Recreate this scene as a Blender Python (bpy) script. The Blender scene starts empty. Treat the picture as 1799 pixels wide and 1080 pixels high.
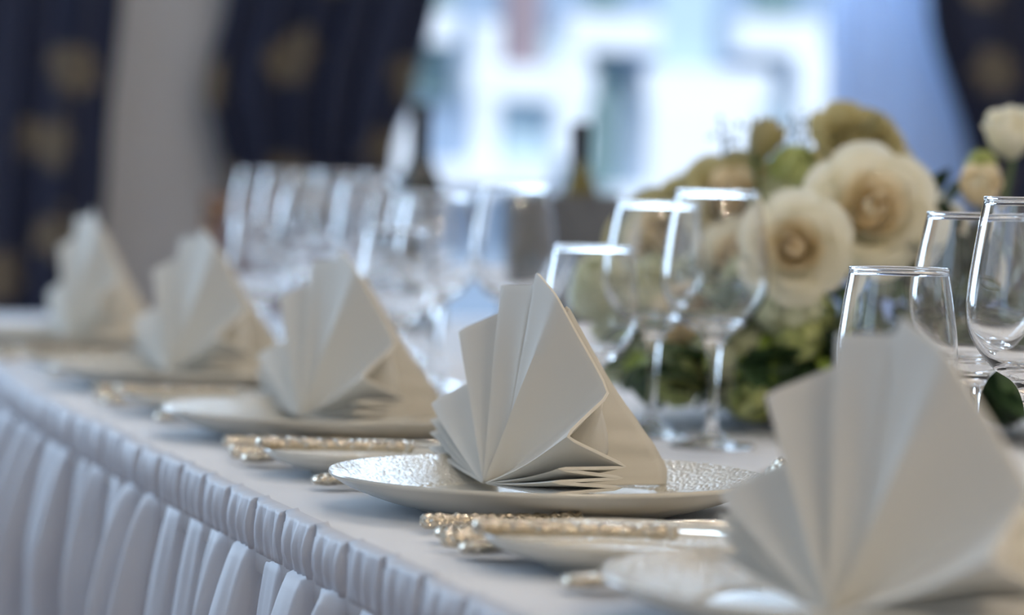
import bpy, bmesh, math, random
from mathutils import Vector, Matrix, Quaternion, noise
random.seed(7)
SC = bpy.context.scene
COL = SC.collection
PI = math.pi
R_ = math.radians

# ------------------------------------------------------------------ camera
YAW, PIT, ROL = R_(17.5), R_(2.249), R_(1.3)
CAM = Vector((-0.456, 0.0, 0.957))
fh = Vector((math.sin(YAW), math.cos(YAW), 0))
F = (fh * math.cos(PIT) - Vector((0, 0, 1)) * math.sin(PIT)).normalized()
r0 = Vector((math.cos(YAW), -math.sin(YAW), 0))
u0 = r0.cross(F)
RT = r0 * math.cos(ROL) + u0 * math.sin(ROL)
UP = u0 * math.cos(ROL) - r0 * math.sin(ROL)
cam = bpy.data.cameras.new('camera')
co = bpy.data.objects.new('camera', cam)
COL.objects.link(co)
m = Matrix((RT, UP, -F)).transposed().to_4x4()
m.translation = CAM
co.matrix_world = m
cam.sensor_width = 36
cam.lens = 5500 / 1799 * 36
cam.clip_start = .05
cam.dof.use_dof = True
cam.dof.focus_distance = 1.95
cam.dof.aperture_fstop = 4.0
SC.camera = co

# ------------------------------------------------------------------ world, sun, window daylight, lamps and added fill, exposure
w = bpy.data.worlds.new('world')
SC.world = w
w.use_nodes = True
nt = w.node_tree
bg = nt.nodes['Background']
bg.inputs['Color'].default_value = (.52, .72, 1, 1)
bg.inputs['Strength'].default_value = .8

sun = bpy.data.lights.new('sun', 'SUN')
sun.energy = 2.3
sun.angle = R_(1)
sun.color = (1, .96, .9)
so = bpy.data.objects.new('sun', sun)
COL.objects.link(so)
so.rotation_euler = (Vector((0.10, .62, -.78)).to_track_quat('-Z', 'Y')).to_euler()


def area(name, loc, direc, sx, sy, power, color):
    l = bpy.data.lights.new(name, 'AREA')
    l.shape = 'RECTANGLE'
    l.size, l.size_y, l.energy, l.color = sx, sy, power, color
    o = bpy.data.objects.new(name, l)
    COL.objects.link(o)
    o.location = loc
    o.rotation_euler = Vector(direc).to_track_quat('-Z', 'Z').to_euler()
    return o


DAY = (.56, .76, 1.0)
# daylight in the upper part of the window seen in the picture, and in the back-left one; the left wall has added cool fill
area('daylight_back_window', (1.66, 6.12, 2.15), (0, -1, -.12), 1.1, 1.2, 36, DAY)
area('daylight_back_left_window', (-1.40, 6.02, 1.75), (.10, -1, -.05), 1.6, 2.0, 50, DAY)
area('cool_left_fill', (-2.98, 3.3, 1.75), (1, 0, -.05), 1.3, 1.9, 5, DAY)  # added fill panel standing before solid wall
area('cool_left_fill', (-2.98, 1.4, 1.75), (1, 0, -.05), 1.3, 1.9, 4, DAY)  # weak cool fill added at the left wall opening


def lamp(loc, power, rad, color=(1, .87, .68)):
    l = bpy.data.lights.new('room_and_fill_bulb', 'POINT')
    l.energy, l.shadow_soft_size, l.color = power, rad, color
    o = bpy.data.objects.new('room_and_fill_bulb', l)
    COL.objects.link(o)
    o.location = loc


for a in range(10):
    lamp((.3 + .45 * math.cos(a * PI / 5), -1.1 + .45 * math.sin(a * PI / 5), 2.3 + .12 * (a % 2)), 5.0, .018)
for a in range(8):
    lamp((.9 + .4 * math.cos(a * PI / 4), 3.2 + .4 * math.sin(a * PI / 4), 2.45), 2.4, .018, (1, .93, .84))  # unseen neutral ring added to brighten the tabletop
for a in range(8):
    lamp((2.3 + .4 * math.cos(a * PI / 4), .6 + .4 * math.sin(a * PI / 4), 2.4), 2.6, .018)

vs = SC.view_settings
vs.view_transform = 'Standard'
vs.look = 'None'
vs.gamma = 1
vs.use_curve_mapping = False
vs.exposure = 0.66
cy = SC.cycles
cy.max_bounces = 14
cy.transmission_bounces = 14
cy.glossy_bounces = 6
cy.diffuse_bounces = 5
cy.transparent_max_bounces = 12
cy.sample_clamp_indirect = 6
cy.use_denoising = True


# ------------------------------------------------------------------ materials
def mat(name, col, rough=.6, metal=0, **kw):
    m = bpy.data.materials.new(name)
    m.use_nodes = True
    b = m.node_tree.nodes['Principled BSDF']
    b.inputs['Base Color'].default_value = (*col, 1)
    b.inputs['Roughness'].default_value = rough
    b.inputs['Metallic'].default_value = metal
    for k, v in kw.items():
        b.inputs[k].default_value = v
    return m


def nodes(m):
    return m.node_tree.nodes, m.node_tree.links, m.node_tree.nodes['Principled BSDF']


def bump(m, scale, strength, dist=.001, kind='noise', detail=3, vec='Object', mapscale=None):
    N, L, b = nodes(m)
    tc = N.new('ShaderNodeTexCoord')
    src = tc.outputs[vec]
    if mapscale:
        mp = N.new('ShaderNodeMapping')
        mp.inputs['Scale'].default_value = mapscale
        L.new(src, mp.inputs['Vector'])
        src = mp.outputs['Vector']
    if kind == 'noise':
        t = N.new('ShaderNodeTexNoise')
        t.inputs['Detail'].default_value = detail
        out = t.outputs['Fac']
    else:
        t = N.new('ShaderNodeTexVoronoi')
        out = t.outputs['Distance']
    t.inputs['Scale'].default_value = scale
    L.new(src, t.inputs['Vector'])
    bp = N.new('ShaderNodeBump')
    bp.inputs['Strength'].default_value = strength
    bp.inputs['Distance'].default_value = dist
    L.new(out, bp.inputs['Height'])
    L.new(bp.outputs['Normal'], b.inputs['Normal'])
    return bp, out


def tint(m, scale, c1, c2, detail=3, vec='Object', lo=.35, hi=.65):
    N, L, b = nodes(m)
    tc = N.new('ShaderNodeTexCoord')
    t = N.new('ShaderNodeTexNoise')
    t.inputs['Scale'].default_value = scale
    t.inputs['Detail'].default_value = detail
    L.new(tc.outputs[vec], t.inputs['Vector'])
    r = N.new('ShaderNodeValToRGB')
    r.color_ramp.elements[0].position, r.color_ramp.elements[1].position = lo, hi
    r.color_ramp.elements[0].color = (*c1, 1)
    r.color_ramp.elements[1].color = (*c2, 1)
    L.new(t.outputs['Fac'], r.inputs['Fac'])
    L.new(r.outputs['Color'], b.inputs['Base Color'])


M_napkin = mat('napkin_cotton', (.645, .615, .55), .85)
M_napkin.node_tree.nodes['Principled BSDF'].inputs['Sheen Weight'].default_value = .15
bump(M_napkin, 900, .12, .0004)
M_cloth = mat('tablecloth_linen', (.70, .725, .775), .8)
bump(M_cloth, 700, .15, .0005)
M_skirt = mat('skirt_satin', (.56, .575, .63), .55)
bump(M_skirt, 500, .1, .0005)
M_china = mat('glazed_china', (.64, .62, .55), .16, 0, **{'Specular IOR Level': .35})
M_china_rim = mat('glazed_china_hammered_rim', (.64, .62, .55), .1, 0, **{'Specular IOR Level': .3})
bump(M_china_rim, 340, .75, .0010, kind='voronoi')
M_silver = mat('polished_silver', (.78, .72, .62), .14, 1)
M_silver_orn = mat('ornate_silver', (.66, .58, .46), .16, 1)
bump(M_silver_orn, 260, 1, .004, detail=1)
M_glass = mat('clear_glass', (1, 1, 1), 0.0, 0, **{'Transmission Weight': 1.0, 'IOR': 1.5})
M_winepane = mat('window_glass', (1, 1, 1), 0.0, 0, **{'Transmission Weight': 1.0, 'IOR': 1.02})
M_bottle = mat('dark_bottle_glass', (.012, .016, .014), .06)
M_bottle_g = mat('olive_bottle_glass', (.20, .17, .05), .08, 0, **{'Transmission Weight': .35})
M_label = mat('cream_paper_label', (.66, .62, .54), .7)
M_ink = mat('label_ink', (.12, .10, .10), .6)
M_foil = mat('black_foil', (.02, .02, .025), .35)
M_slate = mat('slate_grey_cooler', (.085, .09, .10), .5)
tint(M_slate, 40, (.07, .075, .085), (.11, .115, .125))
M_cork = mat('amber_foil', (.42, .30, .10), .35, .5)
M_wall = mat('wall_plaster', (.50, .51, .54), .9)
bump(M_wall, 60, .15, .002)
M_ceil = mat('ceiling_plaster', (.75, .72, .68), .9)
M_floor = mat('parquet', (.20, .11, .06), .4)
tint(M_floor, 6, (.16, .085, .045), (.26, .15, .08))
M_frame = mat('white_window_paint', (.72, .76, .80), .4)
M_wood = mat('chair_wood', (.22, .115, .06), .35)
tint(M_wood, 30, (.17, .085, .04), (.28, .15, .075))
M_uph = mat('mauve_upholstery', (.25, .21, .23), .85)
bump(M_uph, 200, .3, .001)
M_leaf = mat('leaf_dark', (.035, .075, .03), .45)
tint(M_leaf, 25, (.022, .05, .022), (.06, .11, .04))
M_leaf2 = mat('leaf_light', (.20, .30, .05), .5)
tint(M_leaf2, 30, (.14, .22, .035), (.32, .42, .09))
M_stem = mat('stem_green', (.09, .15, .05), .5)
M_sprig = mat('dusty_sprig', (.17, .24, .25), .7)


def petal_mat(name, c1, c2):
    m = mat(name, c1, .55)
    tint(m, 22, c1, c2)
    b = m.node_tree.nodes['Principled BSDF']
    b.inputs['Subsurface Weight'].default_value = .0
    b.inputs['Subsurface Radius'].default_value = (.012, .009, .005)
    b.inputs['Subsurface Scale'].default_value = .6
    N, L, _ = nodes(m)
    t = N.new('ShaderNodeBsdfTranslucent')
    t.inputs['Color'].default_value = (*[min(1, q * 1.15) for q in c2], 1)
    mx_ = N.new('ShaderNodeMixShader')
    mx_.inputs[0].default_value = .38
    L.new(b.outputs[0], mx_.inputs[1])
    L.new(t.outputs[0], mx_.inputs[2])
    L.new(mx_.outputs[0], N['Material Output'].inputs['Surface'])
    return m


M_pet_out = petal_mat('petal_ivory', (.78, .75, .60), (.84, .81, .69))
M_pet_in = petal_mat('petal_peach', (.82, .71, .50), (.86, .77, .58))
M_pet_backlit = petal_mat('petal_backlit_olive', (.42, .37, .17), (.54, .48, .26))  # ivory roses against the window; back-lit darkening put into the olive colour
M_flo = petal_mat('floret_green_white', (.60, .64, .42), (.78, .79, .62))
M_flo2 = petal_mat('floret_lime', (.46, .54, .18), (.62, .66, .32))


def damask(name):
    m = mat(name, (.02, .03, .08), .7)
    N, L, b = nodes(m)
    tc = N.new('ShaderNodeTexCoord')
    sp = N.new('ShaderNodeSeparateXYZ')
    cb_ = N.new('ShaderNodeCombineXYZ')
    L.new(tc.outputs['Object'], sp.inputs[0])
    L.new(sp.outputs['X'], cb_.inputs['X'])
    L.new(sp.outputs['Z'], cb_.inputs['Y'])
    v = N.new('ShaderNodeTexVoronoi')
    v.voronoi_dimensions = '2D'
    v.inputs['Scale'].default_value = 5.6
    v.inputs['Randomness'].default_value = .7
    L.new(cb_.outputs[0], v.inputs['Vector'])
    n = N.new('ShaderNodeTexNoise')
    n.noise_dimensions = '2D'
    n.inputs['Scale'].default_value = 24
    n.inputs['Detail'].default_value = 3
    L.new(cb_.outputs[0], n.inputs['Vector'])
    a = N.new('ShaderNodeMath')
    a.operation = 'MULTIPLY_ADD'
    a.inputs[1].default_value = .5
    L.new(n.outputs['Fac'], a.inputs[0])
    L.new(v.outputs['Distance'], a.inputs[2])
    r = N.new('ShaderNodeValToRGB')
    e = r.color_ramp.elements
    e[0].position, e[0].color = .46, (.17, .145, .11, 1)
    e[1].position, e[1].color = .54, (.014, .022, .060, 1)
    L.new(a.outputs[0], r.inputs['Fac'])
    L.new(r.outputs['Color'], b.inputs['Base Color'])
    return m


M_damask = damask('navy_gold_damask')
M_sheer = mat('sheer_voile', (.70, .78, .90), .8)
N_, L_, b_ = nodes(M_sheer)
b_.inputs['Alpha'].default_value = 1
tr = N_.new('ShaderNodeBsdfTranslucent')
tr.inputs['Color'].default_value = (.70, .80, .95, 1)
mx = N_.new('ShaderNodeMixShader')
mx.inputs[0].default_value = .6
out = N_['Material Output']
L_.new(b_.outputs[0], mx.inputs[1])
L_.new(tr.outputs[0], mx.inputs[2])
L_.new(mx.outputs[0], out.inputs['Surface'])
# facade across the courtyard
M_f_wall = mat('facade_render', (.28, .38, .52), .9)
M_f_white = mat('facade_white_trim', (.78, .84, .92), .7)
M_f_pink = mat('facade_rose_render', (.30, .24, .27), .9)
M_f_glass = mat('facade_glass', (.16, .25, .26), .15)
M_f_pale = mat('facade_pale_blind', (.44, .58, .66), .7)
M_ground = mat('courtyard_paving', (.35, .35, .34), .9)


# ------------------------------------------------------------------ mesh helpers
def obj(name, verts, faces, material, parent=None, smooth=True, mats=None):
    me = bpy.data.meshes.new(name)
    me.from_pydata([tuple(v) for v in verts], [], faces)
    if mats:
        for mm in mats[0]:
            me.materials.append(mm)
        for p, i in zip(me.polygons, mats[1]):
            p.material_index = i
    else:
        me.materials.append(material)
    if smooth:
        me.polygons.foreach_set('use_smooth', [True] * len(me.polygons))
    me.update()
    o = bpy.data.objects.new(name, me)
    COL.objects.link(o)
    if parent:
        o.parent = parent
    return o


def fix_normals(o):
    bm = bmesh.new()
    bm.from_mesh(o.data)
    bmesh.ops.recalc_face_normals(bm, faces=bm.faces)
    bm.to_mesh(o.data)
    bm.free()
    return o


def tag(o, label=None, cat=None, group=None, kind=None):
    if label: o['label'] = label
    if cat: o['category'] = cat
    if group: o['group'] = group
    if kind: o['kind'] = kind
    return o


def empty(name, loc, rz=0, label=None, cat=None, group=None):
    o = bpy.data.objects.new(name, None)
    COL.objects.link(o)
    o.location = loc
    o.rotation_euler = (0, 0, rz)
    o.empty_display_size = .05
    return tag(o, label, cat, group)


def dup(root, loc, rz, label, group=None, scale=None):
    r = root.copy()
    COL.objects.link(r)
    r.location = loc
    r.rotation_euler = (0, 0, rz)
    if scale: r.scale = (scale,) * 3
    r['label'] = label
    if group: r['group'] = group
    for ch in list(root.children):
        c = ch.copy()
        COL.objects.link(c)
        c.parent = r
        for g in list(ch.children):
            d = g.copy()
            COL.objects.link(d)
            d.parent = c
    return r


def box(name, p0, p1, material, parent=None, bevel=0):
    x0, y0, z0 = p0
    x1, y1, z1 = p1
    v = [(x0, y0, z0), (x1, y0, z0), (x1, y1, z0), (x0, y1, z0), (x0, y0, z1), (x1, y0, z1), (x1, y1, z1), (x0, y1, z1)]
    f = [(0, 3, 2, 1), (4, 5, 6, 7), (0, 1, 5, 4), (1, 2, 6, 5), (2, 3, 7, 6), (3, 0, 4, 7)]
    o = obj(name, v, f, material, parent, smooth=False)
    if bevel:
        md = o.modifiers.new('bevel', 'BEVEL')
        md.width, md.segments = bevel, 2
    return o


def lathe(name, prof, material, parent=None, seg=64, closed=False, split=None):
    """prof: (r, z) points, revolved round z."""
    v, f = [], []
    n = len(prof)
    idx = []
    for r, z in prof:
        if r < 1e-6:
            idx.append([len(v)] * seg)
            v.append((0, 0, z))
        else:
            idx.append(list(range(len(v), len(v) + seg)))
            for k in range(seg):
                a = 2 * PI * k / seg
                v.append((r * math.cos(a), r * math.sin(a), z))
    for i in range(n - 1 if not closed else n):
        A, B = idx[i], idx[(i + 1) % n]
        for k in range(seg):
            q = [A[k], A[(k + 1) % seg], B[(k + 1) % seg], B[k]]
            qq = []
            for a in q:
                if a not in qq: qq.append(a)
            if len(qq) > 2: f.append(tuple(qq))
    return obj(name, v, f, material, parent)


def spline(pts, n):
    """Catmull-Rom through 2-D or 3-D tuples, n samples a span."""
    P = [Vector(p) for p in pts]
    P = [P[0] * 2 - P[1]] + P + [P[-1] * 2 - P[-2]]
    out = []
    for i in range(1, len(P) - 2):
        a, b, c, d = P[i - 1:i + 3]
        for k in range(n):
            t = k / n
            out.append(.5 * ((2 * b) + (c - a) * t + (2 * a - 5 * b + 4 * c - d) * t * t + (3 * b - a - 3 * c + d) * t ** 3))
    out.append(P[-2])
    return out


def sweep(secs, ring=18, power=2.0, relief=None):
    """secs: (x, half width, half thickness, y centre, z centre) along +x -> verts, faces"""
    v, f = [], []
    for i, (x, hw, ht, yc, zc) in enumerate(secs):
        for k in range(ring):
            a = 2 * PI * k / ring
            c, s = math.cos(a), math.sin(a)
            e = 2 / power
            yy = math.copysign(abs(c) ** e, c) * hw
            zz = math.copysign(abs(s) ** e, s) * ht
            if relief and s > -.2: zz += relief(x, yy) * max(0, s)
            v.append((x, yc + yy, zc + zz))
    n = len(secs)
    for i in range(n - 1):
        for k in range(ring):
            a = i * ring + k
            b = i * ring + (k + 1) % ring
            f.append((a, b, b + ring, a + ring))
    f.append(tuple(range(ring))[::-1])
    f.append(tuple(range((n - 1) * ring, n * ring)))
    return v, f


def interp(tab, t):
    for (a, *va), (b, *vb) in zip(tab, tab[1:]):
        if t <= b:
            k = (t - a) / (b - a) if b > a else 0
            k = k * k * (3 - 2 * k)
            return [p + (q - p) * k for p, q in zip(va, vb)]
    return tab[-1][1:]


def raypt(px, py, depth):
    return CAM + (F + RT * ((px - 899.5) / 5500) - UP * ((py - 540) / 5500)) * depth


# ------------------------------------------------------------------ the room
def structure(o, label=None):
    o['kind'] = 'structure'
    if label: o['label'] = label
    return o


XL, XR, YB, YF, ZC = -3.0, 3.6, 5.9, -3.0, 3.0
structure(box('floor', (XL - .3, YF - .3, -.1), (XR + .3, YB + .3, 0), M_floor), 'brown parquet floor of the banquet room')
structure(box('ceiling', (XL - .3, YF - .3, ZC), (XR + .3, YB + .3, ZC + .1), M_ceil), 'white plaster ceiling')


def wall_pieces(name, rects, axis, a, b, label):
    """wall slab between a and b on the given axis made of joined boxes"""
    v, f = [], []
    for (s0, s1, z0, z1) in rects:
        if axis == 'y':
            p0, p1 = (s0, a, z0), (s1, b, z1)
        else:
            p0, p1 = (a, s0, z0), (b, s1, z1)
        x0, y0, zz0 = p0
        x1, y1, zz1 = p1
        n = len(v)
        v += [(x0, y0, zz0), (x1, y0, zz0), (x1, y1, zz0), (x0, y1, zz0), (x0, y0, zz1), (x1, y0, zz1), (x1, y1, zz1), (x0, y1, zz1)]
        f += [tuple(n + i for i in q) for q in [(0, 3, 2, 1), (4, 5, 6, 7), (0, 1, 5, 4), (1, 2, 6, 5), (2, 3, 7, 6), (3, 0, 4, 7)]]
    return structure(obj(name, v, f, M_wall, smooth=False), label)


WX0, WX1, WZ0, WZ1 = 1.02, 2.42, .45, 2.75
wall_pieces('wall_back', [(XL, -2.2, 0, ZC), (-.6, WX0, 0, ZC), (-2.2, -.6, 0, .75), (-2.2, -.6, 2.75, ZC), (WX1, XR, 0, ZC), (WX0, WX1, 0, WZ0), (WX0, WX1, WZ1, ZC)], 'y', YB, YB + .25, 'pale grey back wall between the curtains')
wall_pieces('wall_left', [(YF, .75, 0, ZC), (2.05, YB + .25, 0, ZC), (.75, 2.05, 0, .8), (.75, 2.05, 2.7, ZC)],
            'x', XL - .02, XL, 'left wall with a tall window')
wall_pieces('wall_right', [(YF, YB + .25, 0, ZC)], 'x', XR, XR + .1, 'right wall')
wall_pieces('wall_front', [(XL, XR, 0, ZC)], 'y', YF - .1, YF, 'wall behind the camera')

# window in the back wall: frame, mullions, panes
win = empty('window_1', ((WX0 + WX1) / 2, YB + .12, WZ0))
structure(win, 'tall white-framed window between navy curtains, overexposed daylight')
hw = (WX1 - WX0) / 2
hh = WZ1 - WZ0
box('window_frame', (-hw, -.03, 0), (-hw + .05, .03, hh), M_frame, win, .004)
box('window_frame', (hw - .05, -.03, 0), (hw, .03, hh), M_frame, win, .004)
box('window_frame', (-hw, -.03, 0), (hw, .03, .05), M_frame, win, .004)
box('window_frame', (-hw, -.03, hh - .05), (hw, .03, hh), M_frame, win, .004)
box('transom', (-hw + .05, -.028, 1.55), (hw - .05, .028, 1.60), M_frame, win, .004)
for z0, z1 in ((.05, 1.55), (1.60, hh - .05)):
    box('window_pane', (-hw + .05, -.003, z0), (hw - .05, .003, z1), M_winepane, win)
sill = structure(box('trim_1', (WX0 - .06, YB - .10, WZ0 - .04), (WX1 + .06, YB + .05, WZ0), M_frame), 'white window sill')

# ------------------------------------------------------------------ facade across the courtyard (seen through the window)
structure(box('floor_courtyard', (-8, YB + .25, -.25), (14, 12, -.15), M_ground), 'courtyard ground outside')
FY = 10.6


def fx(px, z=None):  # world x on the facade plane for a column seen at px
    r = F + RT * ((px - 899.5) / 5500)
    return CAM.x + r.x * (FY / r.y)


def fz(px, py):
    r = F + RT * ((px - 899.5) / 5500) - UP * ((py - 540) / 5500)
    return CAM.z + r.z * (FY / r.y)


fac = empty('courtyard_facade', (3.0, FY, -.15), 0, 'pale sunlit building facade outside the window, blurred white trim and glass', 'building')


def fpiece(name, px0, py0, px1, py1, mt, y0, y1):
    px0, px1 = px0 - 18, px1 - 18
    cxp = (px0 + px1) / 2
    x0, x1 = fx(px0), fx(px1)
    z1, z0 = fz(cxp, py0), fz(cxp, py1)
    return box(name, (x0 - 3.0, y0, z0 + .15), (x1 - 3.0, y1, z1 + .15), mt, fac, .006)


box('facade_wall', (-5, 0, 0), (6, .3, 6), M_f_wall, fac)
H0, H1 = -1200, 520
for a in [(735, 800, -60, 175, M_f_glass), (905, 1000, 60, 330, M_f_pale), (1030, 1098, 100, 330, M_f_glass), (1030, 1098, -400, 20, M_f_glass),
          (1160, 1255, -400, 118, M_f_pale), (1320, 1375, 108, 330, M_f_pale), (1320, 1400, -400, 30, M_f_glass)]:
    fpiece('facade_window', a[0], a[2], a[1], a[3], a[4], -.03, .0)
fpiece('rose_pilaster', 888, -800, 950, 122, M_f_pink, -.06, 0)
fpiece('lilac_panel', 888, 176, 935, 330, M_f_pale, -.04, 0)
for ti, (x0, y0, x1, y1) in enumerate([(825, 40, 872, 335), (818, 118, 1035, 178), (985, 30, 1145, 92), (966, 92, 1022, 285), (1120, 122, 1340, 185), (1275, 36, 1425, 100),
                         (1125, 185, 1318, 420), (735, 22, 790, 78), (672, 205, 725, 420), (755, 285, 960, 330), (1375, 100, 1440, 420), (1060, 330, 1130, 430)]):
    fpiece('white_trim', x0, y0, x1, y1, M_f_white, -.12 - .006 * ti, 0)


# ------------------------------------------------------------------ curtains
def drape(name, edges, z0, z1, y, folds, depth, material, label, phase=0.0, cat='curtain', nx=90, nz=60, group=None, ns=1.0):
    """edges(z) -> x0, x1"""
    v, f = [], []
    xm = sum(edges(z0)) / 2
    for j in range(nz + 1):
        z = z0 + (z1 - z0) * j / nz
        x0, x1 = edges(z)
        for i in range(nx + 1):
            u = i / nx
            s = math.sin(2 * PI * folds * u + phase + .5 * math.sin(z * 2.1 + phase))
            s2 = math.sin(2 * PI * folds * 2.3 * u + 1.7 * phase + z)
            yy = y - depth * (.5 + .5 * s) - depth * .25 * s2 - .01 * noise.noise(Vector((u * 5, z * 2, phase)))
            v.append((x0 + (x1 - x0) * u - xm, yy - y, z - z0))
    for j in range(nz):
        for i in range(nx):
            a = j * (nx + 1) + i
            f.append((a, a + 1, a + nx + 2, a + nx + 1))
    o = obj(name, v, f, material)
    o.location = (xm, y, z0)
    md = o.modifiers.new('solid', 'SOLIDIFY')
    md.thickness = .002
    return tag(o, label, cat, group)


def tab(points):
    def fn(z):
        a = interp(points, z)
        return a[0], a[1]
    return fn


drape('navy_curtain', tab([(.03, -.05, .58), (.75, -.06, .565), (1.0, -.05, .575), (1.35, -.05, .60), (2.85, -.05, .67)]), .03, 2.85, 5.84, 6, .04, M_damask,
      'navy curtain with faded gold flowers at the far left, before the grey wall', .4, group='navy damask curtains')
drape('navy_curtain', tab([(.03, .80, 1.06), (.70, .80, 1.10), (.93, .81, 1.125), (1.03, .79, 1.13), (1.12, .76, 1.165), (1.31, .80, 1.205), (2.0, .86, 1.42), (2.85, .86, 1.6)]), .03, 2.85, 5.84, 5, .045, M_damask,
      'navy curtain with gold flowers drawn back along the left side of the window', 1.3, group='navy damask curtains')
drape('navy_curtain', tab([(.03, 2.38, 3.3), (.80, 2.36, 3.3), (1.0, 2.325, 3.3), (1.35, 2.22, 3.3), (2.0, 2.0, 3.3), (2.85, 1.75, 3.3)]), .03, 2.85, 5.80, 8, .05, M_damask,
      'dark navy curtain drawn back along the right side of the window', 2.4, group='navy damask curtains')
drape('sheer_curtain', tab([(.03, 2.04, 2.5), (1.0, 2.05, 2.42), (1.35, 2.05, 2.36), (2.85, 2.05, 2.30)]), .03, 2.85, 5.875, 5, .02, M_sheer,
      'pale blue sheer curtain glowing between the window and the right navy curtain', .2)

# ------------------------------------------------------------------ chair at the far end of the table
ch = empty('dining_chair', (.72, 5.05, 0), R_(-30), 'brown wooden dining chair with mauve padded back beyond the far glasses', 'chair')


def bar(name, pts, r, material, parent, ring=10):
    v, f = [], []
    P = [Vector(p) for p in pts]
    for i, p in enumerate(P):
        t = (P[min(i + 1, len(P) - 1)] - P[max(i - 1, 0)]).normalized()
        q = t.to_track_quat('Z', 'Y')
        rr = r[i] if isinstance(r, (list, tuple)) else r
        for k in range(ring):
            a = 2 * PI * k / ring
            v.append(p + q @ Vector((math.cos(a) * rr, math.sin(a) * rr, 0)))
    for i in range(len(P) - 1):
        for k in range(ring):
            a, b = i * ring + k, i * ring + (k + 1) % ring
            f.append((a, b, b + ring, a + ring))
    f.append(tuple(range(ring))[::-1])
    f.append(tuple(range((len(P) - 1) * ring, len(P) * ring)))
    return obj(name, v, f, material, parent)


for sx in (-1, 1):
    bar('leg', [(sx * .20, -.20, 0), (sx * .20, -.20, .43)], [.016, .022], M_wood, ch)
    bar('rear_leg', [(sx * .19, .23, 0), (sx * .19, .21, .45), (sx * .185, .25, .93)], [.016, .02, .016], M_wood, ch)
box('seat', (-.22, -.22, .43), (.22, .22, .49), M_uph, ch, .015)
box('backrest', (-.165, .215, .58), (.165, .255, .885), M_uph, ch, .012)
bar('top_rail', spline([(-.19, .245, .90), (0, .255, .925), (.19, .245, .90)], 6), .02, M_wood, ch)

# ------------------------------------------------------------------ table: cloth and skirt
TY0, TY1, TW, TZ = .70, 4.62, 1.28, .75


def fx_edge(y):  # the front edge of the table bends in slightly toward its far end
    return 0 if y < 2.6 else .028 * ((y - 2.6) / .75) ** 2 if y < 3.35 else .028 + (y - 3.35) * .075


# tablecloth: flat top with a soft rolled edge
v, f = [], []
ny, nx = 160, 60
for j in range(ny + 1):
    y = TY0 + (TY1 - TY0) * j / ny
    e = fx_edge(y)
    row = [(e - .006, y, TZ - .045), (e - .006, y, TZ - .006), (e - .002, y, TZ - .001)]
    for i in range(nx + 1):
        x = e + .008 + (TW - .016 - e) * i / nx
        row.append((x, y, TZ + .0006 * noise.noise(Vector((x * 5, y * 5, 0)))))
    row += [(TW, y, TZ - .006), (TW + .002, y, TZ - .045), (TW + .01, y, .08)]
    v += row
W_ = nx + 7
for j in range(ny):
    for i in range(W_ - 1):
        a = j * W_ + i
        f.append((a, a + 1, a + W_ + 1, a + W_))
n0 = len(v)
for y, s in ((TY0, 0), (TY1, ny)):
    base = s * W_
    k = len(v)
    v += [(v[base + i][0], y + (-.004 if s == 0 else .004), .08) for i in range(W_)]
    f += [(base + i, base + i + 1, k + i + 1, k + i) for i in range(W_ - 1)]
cl = obj('tablecloth', v, f, M_cloth)
md = cl.modifiers.new('solid', 'SOLIDIFY')
md.thickness = .0012
md.offset = -1
tag(cl, 'white linen tablecloth covering the long banquet table', 'tablecloth')

sk = empty('table_skirt', (0, 2.6, .02), 0, 'white pleated table skirt clipped along the front edge of the table', 'table skirt')
SP = .079  # box pleat spacing
rr = random.Random(3)
NP = int((TY1 - TY0) / SP) + 2
pw = [rr.uniform(-.2, .2) for _ in range(NP + 2)]
pa = [rr.uniform(.6, 1.25) for _ in range(NP + 2)]
pk = [rr.uniform(-1, 1) for _ in range(NP + 2)]
v, f = [], []
nyy = int((TY1 - TY0) / .0032)
BH = .036
rows = [0, .0015, .004, .009, .016, .023, .030, .034, .0375]
ZT = TZ + .002
for j in range(nyy + 1):
    y = TY0 + (TY1 - TY0) * j / nyy
    q = (y - TY0) / SP
    i = int(q)
    u = q - i
    slot = math.exp(-((u) / .05) ** 2) + math.exp(-((1 - u) / .05) ** 2)
    for k, d in enumerate(rows):
        t = d / BH
        out = -.0070 - .0035 * math.sin(PI * min(1, t)) * (1 - slot) * pa[i]
        out += .0055 * slot * (1 if k > 1 else .3)
        out -= .0016 * math.sin(2 * PI * (3 * u + pw[i])) * math.sin(PI * t) + .0008 * math.sin(2 * PI * (7.3 * u + 3 * pw[i] + t * .3)) * (.3 + t)
        if k == 0: out = .002
        if k == len(rows) - 1: out = .001
        zr = ZT - d + (.0011 * pk[i] + .0018 * slot) * (k < 3)
        v.append((fx_edge(y) + out, y - 2.6, zr - .02))
K = len(rows)
for j in range(nyy):
    for k in range(K - 1):
        a = j * K + k
        f.append((a, a + 1, a + K + 1, a + K))
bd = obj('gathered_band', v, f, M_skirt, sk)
v, f = [], []
nz = 46
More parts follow.
